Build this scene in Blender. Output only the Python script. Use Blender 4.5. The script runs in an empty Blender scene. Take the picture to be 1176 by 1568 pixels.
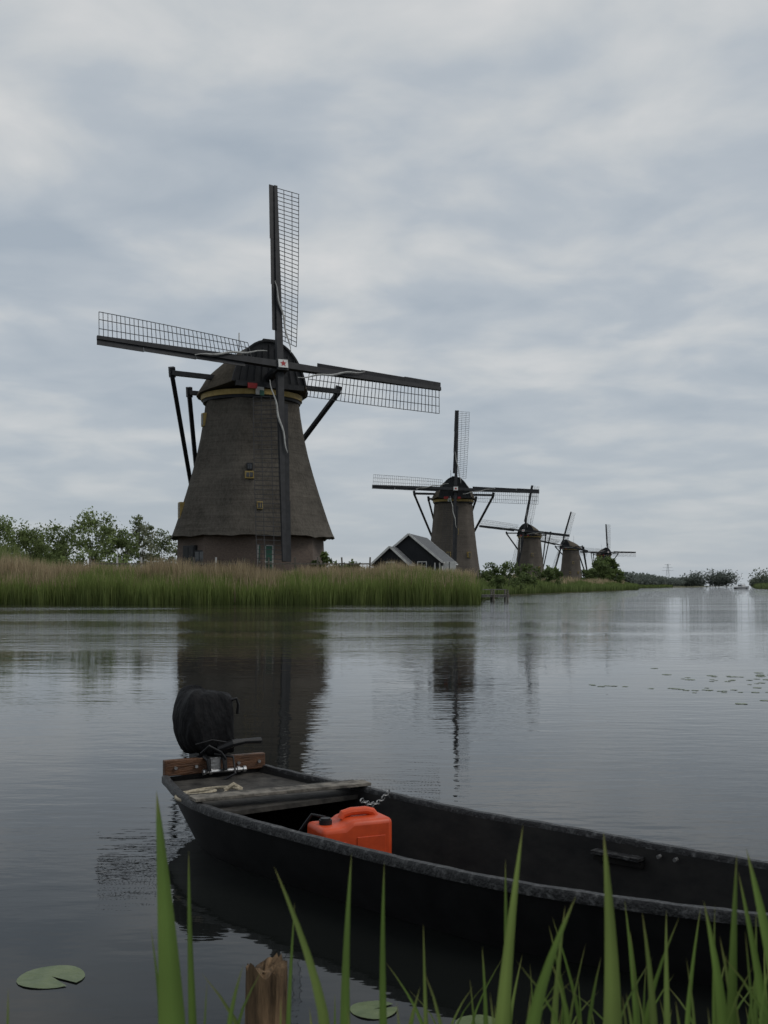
import bpy, math, random
import numpy as np
from mathutils import Vector, Matrix
random.seed(7); rng=np.random.default_rng(7)
scn=bpy.context.scene
V=Vector
# ------------------------------------------------------------------ materials
def new_mat(name):
    m=bpy.data.materials.new(name); m.use_nodes=True
    nt=m.node_tree; b=nt.nodes['Principled BSDF']
    return m,nt,b
def noise_mat(name,c1,c2,scale=3.0,rough=0.8,bump=0.0,stretch=(1,1,1),detail=6,spec=0.3,metal=0.0,lo=0.35,hi=0.65,bscale=None,bdist=0.02):
    m,nt,b=new_mat(name); L=nt.links
    tc=nt.nodes.new('ShaderNodeTexCoord'); mp=nt.nodes.new('ShaderNodeMapping'); mp.inputs['Scale'].default_value=stretch
    n=nt.nodes.new('ShaderNodeTexNoise'); n.inputs['Scale'].default_value=scale; n.inputs['Detail'].default_value=detail; n.inputs['Roughness'].default_value=0.65
    r=nt.nodes.new('ShaderNodeValToRGB'); r.color_ramp.elements[0].position=lo; r.color_ramp.elements[1].position=hi
    r.color_ramp.elements[0].color=(*c1,1); r.color_ramp.elements[1].color=(*c2,1)
    L.new(tc.outputs['Object'],mp.inputs['Vector']); L.new(mp.outputs[0],n.inputs['Vector']); L.new(n.outputs['Fac'],r.inputs[0]); L.new(r.outputs[0],b.inputs['Base Color'])
    b.inputs['Roughness'].default_value=rough; b.inputs['Specular IOR Level'].default_value=spec; b.inputs['Metallic'].default_value=metal
    if bump>0:
        n2=nt.nodes.new('ShaderNodeTexNoise'); n2.inputs['Scale'].default_value=bscale or scale*3; n2.inputs['Detail'].default_value=5
        L.new(mp.outputs[0],n2.inputs['Vector'])
        bp=nt.nodes.new('ShaderNodeBump'); bp.inputs['Strength'].default_value=bump; bp.inputs['Distance'].default_value=bdist
        L.new(n2.outputs['Fac'],bp.inputs['Height']); L.new(bp.outputs[0],b.inputs['Normal'])
    return m
def attr_mat(name,rough=0.6,spec=0.25,trans=0.0):
    m,nt,b=new_mat(name); L=nt.links
    a=nt.nodes.new('ShaderNodeAttribute'); a.attribute_name='Col'
    L.new(a.outputs['Color'],b.inputs['Base Color']); b.inputs['Roughness'].default_value=rough; b.inputs['Specular IOR Level'].default_value=spec
    if trans>0:
        t=nt.nodes.new('ShaderNodeBsdfTranslucent'); L.new(a.outputs['Color'],t.inputs['Color'])
        mx=nt.nodes.new('ShaderNodeMixShader'); mx.inputs[0].default_value=trans
        out=nt.nodes['Material Output']
        L.new(b.outputs[0],mx.inputs[1]); L.new(t.outputs[0],mx.inputs[2]); L.new(mx.outputs[0],out.inputs['Surface'])
    return m
M={}
def thatch_mat(name,c1,c2):
    m,nt,b=new_mat(name); L=nt.links; N=nt.nodes.new
    tc=N('ShaderNodeTexCoord'); o=tc.outputs['Object']
    def ns(scale,st,det,r=0.6):
        mp=N('ShaderNodeMapping'); mp.inputs['Scale'].default_value=st; L.new(o,mp.inputs[0]); n=N('ShaderNodeTexNoise'); n.inputs['Scale'].default_value=scale; n.inputs['Detail'].default_value=det; n.inputs['Roughness'].default_value=r; L.new(mp.outputs[0],n.inputs['Vector']); return n.outputs['Fac']
    def mt(op,a,b_):
        n=N('ShaderNodeMath'); n.operation=op
        for i,x in enumerate((a,b_)):
            if isinstance(x,(int,float)): n.inputs[i].default_value=x
            else: L.new(x,n.inputs[i])
        return n.outputs[0]
    stain=ns(0.55,(1,1,0.8),5); fine=ns(6,(1,1,0.4),7,0.8); course=ns(1.0,(0.25,0.25,4.0),4)
    v=mt('ADD',mt('ADD',mt('MULTIPLY',stain,0.35),mt('MULTIPLY',fine,0.45)),mt('MULTIPLY',course,0.20))
    r=N('ShaderNodeValToRGB'); r.color_ramp.elements[0].position=0.40; r.color_ramp.elements[1].position=0.60
    r.color_ramp.elements[0].color=(*c1,1); r.color_ramp.elements[1].color=(*c2,1); L.new(v,r.inputs[0]); L.new(r.outputs[0],b.inputs['Base Color'])
    b.inputs['Roughness'].default_value=0.95; b.inputs['Specular IOR Level'].default_value=0.1
    bp=N('ShaderNodeBump'); bp.inputs['Strength'].default_value=0.8; bp.inputs['Distance'].default_value=0.10; L.new(mt('ADD',fine,mt('MULTIPLY',course,0.8)),bp.inputs['Height']); L.new(bp.outputs[0],b.inputs['Normal'])
    return m
M['thatch']=thatch_mat('thatch',(0.052,0.047,0.040),(0.118,0.106,0.090))
M['thatch_cap']=thatch_mat('thatch_cap',(0.052,0.045,0.035),(0.120,0.102,0.079))
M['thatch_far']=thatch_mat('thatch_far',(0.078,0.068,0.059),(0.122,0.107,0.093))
M['black']=noise_mat('tarred_timber',(0.010,0.011,0.013),(0.024,0.025,0.028),2,0.6,0.2,spec=0.3)
M['white']=noise_mat('white_paint',(0.45,0.45,0.44),(0.65,0.65,0.63),2,0.6)
M['cloth']=noise_mat('sail_cloth',(0.25,0.25,0.24),(0.42,0.42,0.40),3,0.9)
M['yellow']=noise_mat('ochre_paint',(0.27,0.19,0.06),(0.38,0.28,0.10),2,0.6)
M['red']=noise_mat('red_paint',(0.25,0.02,0.02),(0.33,0.03,0.03),3,0.5)
M['green']=noise_mat('green_paint',(0.02,0.07,0.05),(0.03,0.10,0.07),3,0.5)
M['glass']=noise_mat('window_glass',(0.01,0.012,0.015),(0.03,0.035,0.04),2,0.1,spec=0.6)
M['lath']=noise_mat('lath_wood',(0.030,0.031,0.033),(0.05,0.05,0.052),4,0.8)
def brick_mat():
    m,nt,b=new_mat('brick'); L=nt.links
    tc=nt.nodes.new('ShaderNodeTexCoord'); br=nt.nodes.new('ShaderNodeTexBrick')
    br.inputs['Color1'].default_value=(0.085,0.062,0.050,1); br.inputs['Color2'].default_value=(0.12,0.088,0.070,1); br.inputs['Mortar'].default_value=(0.12,0.11,0.10,1)
    br.inputs['Scale'].default_value=4; br.inputs['Mortar Size'].default_value=0.012
    mp=nt.nodes.new('ShaderNodeMapping'); mp.inputs['Rotation'].default_value=(math.radians(90),0,0)
    L.new(tc.outputs['Object'],mp.inputs[0]); L.new(mp.outputs[0],br.inputs['Vector']); L.new(br.outputs['Color'],b.inputs['Base Color']); b.inputs['Roughness'].default_value=0.9
    return m
M['brick']=brick_mat()
M['leaf']=attr_mat('foliage',0.6,0.2,0.4)
M['reed']=attr_mat('reed_leaf',0.6,0.2,0.38)
M['fgreed']=attr_mat('reed_blade',0.40,0.4,0.35)
M['bark']=noise_mat('bark',(0.04,0.035,0.028),(0.09,0.08,0.065),6,0.9,0.5)
M['ground']=noise_mat('grass_ground',(0.045,0.055,0.022),(0.11,0.10,0.05),0.6,0.95,0.3,detail=8)
M['hull']=noise_mat('boat_black_paint',(0.0035,0.0035,0.004),(0.010,0.010,0.0105),5,0.5,0.25,(1,1,1),8,0.25,bscale=14,bdist=0.003)
M['hullin']=noise_mat('boat_inside_paint',(0.003,0.003,0.0035),(0.014,0.013,0.012),6,0.65,0.3,(1,1,2),8,0.2,bscale=18,bdist=0.003)
M['rim']=noise_mat('worn_gunwale',(0.008,0.008,0.009),(0.12,0.12,0.12),34,0.5,0.4,(1,1,1),9,0.35,lo=0.50,hi=0.78)
M['deck']=noise_mat('deck_paint',(0.014,0.013,0.012),(0.065,0.060,0.053),9,0.75,0.3,(1,1,1),8,0.2)
M['plank']=noise_mat('weathered_plank',(0.055,0.051,0.045),(0.22,0.20,0.17),14,0.85,0.5,(1,1,1),9,0.2)
M['jettywood']=noise_mat('silvered_wood',(0.12,0.115,0.105),(0.26,0.25,0.23),5,0.9,0.3)
M['board']=noise_mat('varnished_board',(0.045,0.020,0.010),(0.12,0.055,0.026),9,0.5,0.3,(1,1,6),8,0.35)
M['cover']=noise_mat('motor_cover_fabric',(0.003,0.003,0.004),(0.008,0.008,0.009),6,0.75,1.0,(1,1,0.45),4,0.2,bscale=11,bdist=0.05)
M['rubber']=noise_mat('black_plastic',(0.007,0.007,0.008),(0.014,0.014,0.015),10,0.45)
M['steel']=noise_mat('steel',(0.30,0.30,0.30),(0.55,0.55,0.55),20,0.3,0.1,metal=0.9)
M['galv']=noise_mat('dull_galvanised',(0.12,0.12,0.12),(0.30,0.30,0.30),40,0.5,0.1,metal=0.8)
M['rope']=noise_mat('rope_fibre',(0.20,0.17,0.12),(0.42,0.37,0.28),60,0.9,0.6,bscale=200,bdist=0.003)
M['can']=noise_mat('orange_plastic',(0.38,0.042,0.010),(0.56,0.068,0.015),7,0.45,0.15,detail=9,spec=0.4,lo=0.3,hi=0.6,bscale=40,bdist=0.002)
M['pad']=noise_mat('lily_leaf',(0.06,0.09,0.03),(0.11,0.14,0.055),12,0.4,0.2,spec=0.4)
M['post']=noise_mat('rotten_post',(0.030,0.020,0.012),(0.23,0.15,0.085),18,0.9,0.9,(1,1,0.16),9,0.2,bscale=30,bdist=0.014)
M['roof']=noise_mat('slate_roof',(0.065,0.068,0.072),(0.13,0.135,0.14),3,0.8,0.4)
M['darkwall']=noise_mat('black_boards',(0.008,0.010,0.013),(0.02,0.022,0.026),3,0.7,0.3,(6,6,0.4))
M['boatwhite']=noise_mat('gelcoat',(0.45,0.45,0.45),(0.58,0.58,0.58),2,0.4)
M['pylon']=noise_mat('galvanised',(0.28,0.30,0.32),(0.34,0.36,0.38),2,0.6)

# ------------------------------------------------------------------ mesh builder
class MB:
    def __init__(s): s.v=[]; s.f=[]; s.m=[]; s.names=[]
    def mi(s,n):
        if n not in s.names: s.names.append(n)
        return s.names.index(n)
    def add(s,vs,fs,m):
        o=len(s.v); s.v+= [tuple(p) for p in vs]; k=s.mi(m)
        for f in fs: s.f.append([i+o for i in f]); s.m.append(k)
    def box(s,c,sz,m,R=None):
        c=V(c); hx,hy,hz=[a/2 for a in sz]; vs=[]
        for x in(-hx,hx):
            for y in(-hy,hy):
                for z in(-hz,hz):
                    p=V((x,y,z)); vs.append(c+(R@p if R else p))
        s.add(vs,[(0,1,3,2),(4,6,7,5),(0,4,5,1),(2,3,7,6),(0,2,6,4),(1,5,7,3)],m)
    def beam(s,p0,p1,w,d,m,side=None,w1=None,d1=None):
        p0=V(p0);p1=V(p1);a=(p1-p0).normalized()
        if side is None: side=a.cross(V((0,0,1)))
        if side.length<1e-4: side=V((1,0,0))
        u=(side-a*side.dot(a)).normalized(); t=a.cross(u)
        w1=w if w1 is None else w1; d1=d if d1 is None else d1
        vs=[]
        for p,ww,dd in((p0,w,d),(p1,w1,d1)):
            for i,j in((-1,-1),(1,-1),(1,1),(-1,1)): vs.append(p+u*ww/2*i+t*dd/2*j)
        s.add(vs,[(0,3,2,1),(4,5,6,7),(0,1,5,4),(1,2,6,5),(2,3,7,6),(3,0,4,7)],m)
    def tube(s,pts,r,m,n=8):
        pts=[V(p) for p in pts]; rr=r if isinstance(r,(list,tuple)) else [r]*len(pts); vs=[]
        for i,p in enumerate(pts):
            a=(pts[min(i+1,len(pts)-1)]-pts[max(i-1,0)]).normalized()
            ref=V((0,0,1)) if abs(a.z)<0.9 else V((1,0,0))
            u=a.cross(ref).normalized(); t=a.cross(u)
            for k in range(n):
                g=2*math.pi*k/n; vs.append(p+(u*math.cos(g)+t*math.sin(g))*rr[i])
        fs=[]
        for i in range(len(pts)-1):
            for k in range(n): fs.append((i*n+k,i*n+(k+1)%n,(i+1)*n+(k+1)%n,(i+1)*n+k))
        fs.append(tuple(range(n))[::-1]); fs.append(tuple((len(pts)-1)*n+k for k in range(n)))
        s.add(vs,fs,m)
    def rings(s,rings,m,close=True,cap0=False,cap1=False):
        n=len(rings[0]); vs=[p for r in rings for p in r]; fs=[]
        for i in range(len(rings)-1):
            for k in range(n if close else n-1): fs.append((i*n+k,i*n+(k+1)%n,(i+1)*n+(k+1)%n,(i+1)*n+k))
        if cap0: fs.append(tuple(range(n))[::-1])
        if cap1: fs.append(tuple((len(rings)-1)*n+k for k in range(n)))
        s.add(vs,fs,m)
    def build(s,name,parent=None,smooth=False,bevel=0,loc=None,angle=35,subsurf=0):
        me=bpy.data.meshes.new(name); me.from_pydata(s.v,[],s.f)
        for n in s.names: me.materials.append(M[n])
        me.polygons.foreach_set('material_index',s.m)
        me.update()
        import bmesh
        bm=bmesh.new(); bm.from_mesh(me); bmesh.ops.recalc_face_normals(bm,faces=bm.faces); bm.to_mesh(me); bm.free()
        ob=bpy.data.objects.new(name,me); scn.collection.objects.link(ob)
        if parent: ob.parent=parent
        if loc: ob.location=loc
        if bevel>0:
            b=ob.modifiers.new('bevel','BEVEL'); b.width=bevel; b.segments=3; b.limit_method='ANGLE'; b.angle_limit=math.radians(35)
        if subsurf:
            q=ob.modifiers.new('sub','SUBSURF'); q.levels=subsurf; q.render_levels=subsurf
        if smooth:
            me.polygons.foreach_set('use_smooth',[True]*len(me.polygons))
            if angle<180:
                try: me.set_sharp_from_angle(angle=math.radians(angle))
                except Exception: pass
        return ob
def empty(name,loc=(0,0,0)):
    e=bpy.data.objects.new(name,None); e.location=loc; scn.collection.objects.link(e); e.empty_display_size=0.5; return e
def fast_mesh(name,verts,loops,starts,totals,cols,mat,parent=None):
    me=bpy.data.meshes.new(name)
    me.vertices.add(len(verts)); me.vertices.foreach_set('co',verts.astype(np.float32).ravel())
    me.loops.add(len(loops)); me.loops.foreach_set('vertex_index',loops.astype(np.int32))
    me.polygons.add(len(starts)); me.polygons.foreach_set('loop_start',starts.astype(np.int32)); me.polygons.foreach_set('loop_total',totals.astype(np.int32))
    me.update(calc_edges=True)
    ca=me.color_attributes.new('Col','FLOAT_COLOR','POINT')
    c=np.ones((len(verts),4),np.float32); c[:,:3]=cols; ca.data.foreach_set('color',c.ravel())
    me.materials.append(mat)
    ob=bpy.data.objects.new(name,me); scn.collection.objects.link(ob)
    if parent: ob.parent=parent
    return ob
# ------------------------------------------------------------------ reeds
def reed_data(P,H,W,C,bend=0.25):
    n=len(P); a=rng.uniform(0,2*np.pi,n); l=rng.uniform(0,2*np.pi,n); b=rng.uniform(0.02,bend,n)*H
    wd=np.stack([np.cos(a),np.sin(a)*0.4,np.zeros(n)],1)*W[:,None]/2
    ld=np.stack([np.cos(l),np.sin(l),np.zeros(n)],1)*b[:,None]
    up=np.zeros((n,3)); up[:,2]=H
    v=np.zeros((n,5,3)); v[:,0]=P-wd; v[:,1]=P+wd; v[:,2]=P+up*0.55+ld*0.25-wd; v[:,3]=P+up*0.55+ld*0.25+wd; v[:,4]=P+up+ld
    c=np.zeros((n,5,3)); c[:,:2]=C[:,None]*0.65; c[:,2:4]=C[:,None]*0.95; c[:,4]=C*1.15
    return v.reshape(-1,3),c.reshape(-1,3)
def reed_object(name,parts,mat):
    vs=np.concatenate([p[0] for p in parts]); cs=np.concatenate([p[1] for p in parts]); n=len(vs)//5
    base=np.arange(n)[:,None]*5
    loops=(base+np.array([0,1,3,2,2,3,4])[None]).ravel()
    st=(np.arange(n)[:,None]*7+np.array([0,4])[None]).ravel(); tt=np.tile([4,3],n)
    return fast_mesh(name,vs,loops,st,tt,cs,mat)
def leaf_data(cent,rad,nper,size,c1,c2):
    vs=[];cs=[]
    for (c,r) in zip(cent,rad):
        n=nper; d=rng.normal(size=(n,3)); d/=np.linalg.norm(d,axis=1)[:,None]; rr=rng.uniform(0.15,1.0,n)**0.6
        p=np.array(c)+d*rr[:,None]*np.array(r)
        a=rng.normal(size=(n,3)); a/=np.linalg.norm(a,axis=1)[:,None]; b=np.cross(a,rng.normal(size=(n,3))); b/=np.linalg.norm(b,axis=1)[:,None]
        s=size*rng.uniform(0.5,1.3,n)[:,None]
        q=np.stack([p-a*s*0.7,p+b*s*0.35,p+a*s*0.7,p-b*s*0.35],1)
        k=rng.uniform(0,1); col=np.array(c1)*(1-k)+np.array(c2)*k
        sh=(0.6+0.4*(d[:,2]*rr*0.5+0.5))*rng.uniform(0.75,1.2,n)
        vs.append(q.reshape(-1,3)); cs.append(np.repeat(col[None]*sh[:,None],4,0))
    return np.concatenate(vs),np.concatenate(cs)
def leaf_object(name,parts,parent=None):
    vs=np.concatenate([p[0] for p in parts]); cs=np.concatenate([p[1] for p in parts]); n=len(vs)//4
    return fast_mesh(name,vs,np.arange(4*n),np.arange(n)*4,np.full(n,4),cs,M['leaf'],parent)
def tree(name,x,y,z,h,w,c1=(0.035,0.06,0.015),c2=(0.09,0.13,0.035),leaf=0.28,clumps=34,nper=60,low=0.12,trunk=None):
    e=empty(name,(x,y,z)); mb=MB(); r=(trunk or h*0.03)
    top=V((random.uniform(-.1,.1)*w,0,h*0.62)); mb.tube([(0,0,-0.3),(0.02*w,0,h*0.25),top*0.8,top],[r,r*0.8,r*0.5,r*0.2],'bark',7)
    cent=[];rad=[]
    for i in range(clumps):
        u=random.uniform(low,1); prof=math.sin(math.pi*min(1,(u-low)/(1-low)*0.72+0.24))**0.6
        a=random.uniform(0,2*math.pi); rr=random.uniform(0.0,1)**0.5*prof*w/2
        c=(math.cos(a)*rr,math.sin(a)*rr,u*h*random.uniform(0.86,1.0)); k=random.uniform(0.08,0.19)*w
        cent.append(c); rad.append((k,k,k*random.uniform(0.6,1.1)))
        if i%4==0: mb.tube([(0,0,h*0.15+0.3*c[2]*0.5),(c[0]*0.5,c[1]*0.5,c[2]*0.7),c],[r*0.4,r*0.25,r*0.08],'bark',5)
    mb.build('trunk_and_limbs',e)
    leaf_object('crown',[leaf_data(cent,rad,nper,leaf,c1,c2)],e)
    return e
# ------------------------------------------------------------------ camera
cam=bpy.data.cameras.new('camera'); co=bpy.data.objects.new('camera',cam); scn.collection.objects.link(co); scn.camera=co
co.location=(0,0,1.25); co.rotation_euler=(math.radians(90),0,0)
cam.sensor_fit='VERTICAL'; cam.sensor_height=17.3; cam.lens=17.3*1680/1568; cam.shift_y=113/1568
cam.clip_start=0.05; cam.clip_end=12000
cam.dof.use_dof=True; cam.dof.focus_distance=9; cam.dof.aperture_fstop=5.6
# ------------------------------------------------------------------ world
w=bpy.data.worlds.new('World'); scn.world=w; w.use_nodes=True; nt=w.node_tree; nt.nodes.clear(); L=nt.links; N=nt.nodes.new
def math_(op,a,b=None):
    n=N('ShaderNodeMath'); n.operation=op
    for i,x in enumerate((a,b)):
        if x is None: continue
        if isinstance(x,(int,float)): n.inputs[i].default_value=x
        else: L.new(x,n.inputs[i])
    return n.outputs[0]
SUN_EL=math.radians(48); SUN_ROT=math.radians(100)
sky=N('ShaderNodeTexSky'); sky.sky_type='NISHITA'; sky.sun_disc=False; sky.sun_elevation=SUN_EL; sky.sun_rotation=SUN_ROT
b1=N('ShaderNodeBackground'); b1.inputs[1].default_value=0.10; L.new(sky.outputs[0],b1.inputs[0])
tc=N('ShaderNodeTexCoord'); sp=N('ShaderNodeSeparateXYZ'); L.new(tc.outputs['Generated'],sp.inputs[0])
zz=math_('ADD',math_('MAXIMUM',sp.outputs[2],0.0),0.15)
cb=N('ShaderNodeCombineXYZ'); L.new(math_('MULTIPLY',math_('DIVIDE',sp.outputs[0],zz),1.0),cb.inputs[0]); L.new(math_('DIVIDE',sp.outputs[1],zz),cb.inputs[1])
cb.inputs[2].default_value=7.9
def noise(sc,det,r,dist=0.0):
    n=N('ShaderNodeTexNoise'); n.inputs['Scale'].default_value=sc; n.inputs['Detail'].default_value=det; n.inputs['Roughness'].default_value=r; n.inputs['Distortion'].default_value=dist; L.new(cb.outputs[0],n.inputs['Vector']); return n.outputs['Fac']
s=math_('ADD',math_('MULTIPLY',noise(3.1,8,0.48,0.25),0.60),math_('MULTIPLY',noise(1.2,3,0.5),0.40))
rp=N('ShaderNodeValToRGB'); L.new(s,rp.inputs[0]); cr=rp.color_ramp
cr.elements[0].position=0.36; cr.elements[0].color=(0.385,0.440,0.50,1); cr.elements[1].position=0.66; cr.elements[1].color=(0.70,0.70,0.695,1)
e=cr.elements.new(0.48); e.color=(0.47,0.515,0.56,1); e=cr.elements.new(0.56); e.color=(0.575,0.60,0.615,1)
hz=N('ShaderNodeMapRange'); hz.inputs['From Min'].default_value=0.0; hz.inputs['From Max'].default_value=0.22; hz.inputs['To Min'].default_value=0.85; hz.inputs['To Max'].default_value=0.0; L.new(sp.outputs[2],hz.inputs['Value'])
mx=N('ShaderNodeMixRGB'); L.new(hz.outputs[0],mx.inputs[0]); L.new(rp.outputs[0],mx.inputs[1]); mx.inputs[2].default_value=(0.44,0.485,0.53,1)
b2=N('ShaderNodeBackground'); L.new(mx.outputs[0],b2.inputs[0]); b2.inputs[1].default_value=1.0
ms=N('ShaderNodeMixShader'); ms.inputs[0].default_value=0.93; L.new(b1.outputs[0],ms.inputs[1]); L.new(b2.outputs[0],ms.inputs[2])
wo=N('ShaderNodeOutputWorld'); L.new(ms.outputs[0],wo.inputs[0])
sl=bpy.data.lights.new('sun','SUN'); sl.energy=1.2; sl.angle=math.radians(25); sl.color=(1,0.96,0.9)
so=bpy.data.objects.new('sun',sl); scn.collection.objects.link(so)
d=V((math.sin(SUN_ROT)*math.cos(SUN_EL),math.cos(SUN_ROT)*math.cos(SUN_EL),math.sin(SUN_EL))); so.rotation_euler=d.to_track_quat('Z','Y').to_euler()
scn.view_settings.view_transform='Standard'; scn.view_settings.look='None'; scn.view_settings.exposure=0
# ------------------------------------------------------------------ water
def water():
    m,nt,b=new_mat('water'); L=nt.links; N=nt.nodes.new
    b.inputs['Base Color'].default_value=(0.007,0.008,0.0075,1); b.inputs['Roughness'].default_value=0.02; b.inputs['IOR'].default_value=1.333; b.inputs['Specular IOR Level'].default_value=0.35
    g=N('ShaderNodeNewGeometry')
    def ns(scale,st,det):
        mp=N('ShaderNodeMapping'); mp.inputs['Scale'].default_value=st; L.new(g.outputs['Position'],mp.inputs[0])
        n=N('ShaderNodeTexNoise'); n.inputs['Scale'].default_value=scale; n.inputs['Detail'].default_value=det; L.new(mp.outputs[0],n.inputs['Vector']); return n.outputs['Fac']
    def mt(op,a,b_):
        n=N('ShaderNodeMath'); n.operation=op
        for i,x in enumerate((a,b_)):
            if isinstance(x,(int,float)): n.inputs[i].default_value=x
            else: L.new(x,n.inputs[i])
        return n.outputs[0]
    fine=ns(5.0,(0.6,1.5,1),3); mid=ns(1.3,(0.5,1.3,1),2)
    big=ns(0.11,(0.35,1.4,1),2)
    mr=N('ShaderNodeMapRange'); mr.inputs['From Min'].default_value=0.40; mr.inputs['From Max'].default_value=0.62; mr.inputs['To Min'].default_value=0.25; mr.inputs['To Max'].default_value=1.0; L.new(big,mr.inputs['Value'])
    # the open far side of the canal is ruffled by wind, the near side is sheltered
    sx=N('ShaderNodeSeparateXYZ'); L.new(g.outputs['Position'],sx.inputs[0])
    md=N('ShaderNodeMapRange'); md.inputs['From Min'].default_value=16; md.inputs['From Max'].default_value=42; md.inputs['To Min'].default_value=1.0; md.inputs['To Max'].default_value=8.0; L.new(sx.outputs[1],md.inputs['Value'])
    amp=mt('MULTIPLY',mr.outputs[0],md.outputs[0])
    h=mt('ADD',mt('MULTIPLY',mt('MULTIPLY',fine,0.0042),amp),mt('MULTIPLY',mt('MULTIPLY',mid,0.007),amp))
    bp=N('ShaderNodeBump'); bp.inputs['Strength'].default_value=1.0; bp.inputs['Distance'].default_value=1.0; L.new(h,bp.inputs['Height']); L.new(bp.outputs[0],b.inputs['Normal'])
    M['water']=m
    mb=MB(); mb.add([(-5000,-60,0),(5000,-60,0),(5000,6000,0),(-5000,6000,0)],[(0,1,2,3)],'water'); mb.build('water')
water()
# ------------------------------------------------------------------ ground
shore=[(-900,74),(-200,75),(-60,75),(-45,75.3),(-30,74.9),(-15,75.2),(0,75),(5.5,75.5),(6.6,79),(8,92),(11,112),(15,140),(28,180),(45,233),(75,325),(97,420),(119,525),(200,760),(640,2100),(1700,5200)]
rshore=[(70,-40),(95,120),(112,250),(124,350),(146,430),(236,700),(720,2150),(2200,5500)]
def normals(P,sgn):
    out=[]
    for i in range(len(P)):
        a=V(P[max(i-1,0)]);b=V(P[min(i+1,len(P)-1)]); t=(b-a).normalized(); out.append(V((-t.y,t.x))*sgn)
    return out
def ground():
    mb=MB()
    for P,sg,far in((shore,1,[(-900,5200)]),(rshore,-1,[(5000,5500),(5000,-40)])):
        nn=normals(P,sg); rows=[]
        for off,z in((-1.5,-1.2),(0,-0.25),(1.5,0.15),(6,1.15)):
            rows.append([(p[0]+n.x*off,p[1]+n.y*off,z) for p,n in zip(P,nn)])
        mb.rings(rows,'ground',close=False)
        ring=rows[-1]+[(a,b,1.15) for a,b in far]
        mb.add(ring,[tuple(range(len(ring)))],'ground')
    mb.rings([[(x,y,z) for x in np.linspace(-60,60,40)] for y,z in((-60,0.25),(0,0.22),(1.5,0.15),(1.9,0.0),(2.6,-0.6))],'ground',close=False)
    mb.add([(-5000,-60,-2),(5000,-60,-2),(5000,6000,-2),(-5000,6000,-2)],[(0,1,2,3)],'ground')
    mb.build('ground')
ground()
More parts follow.
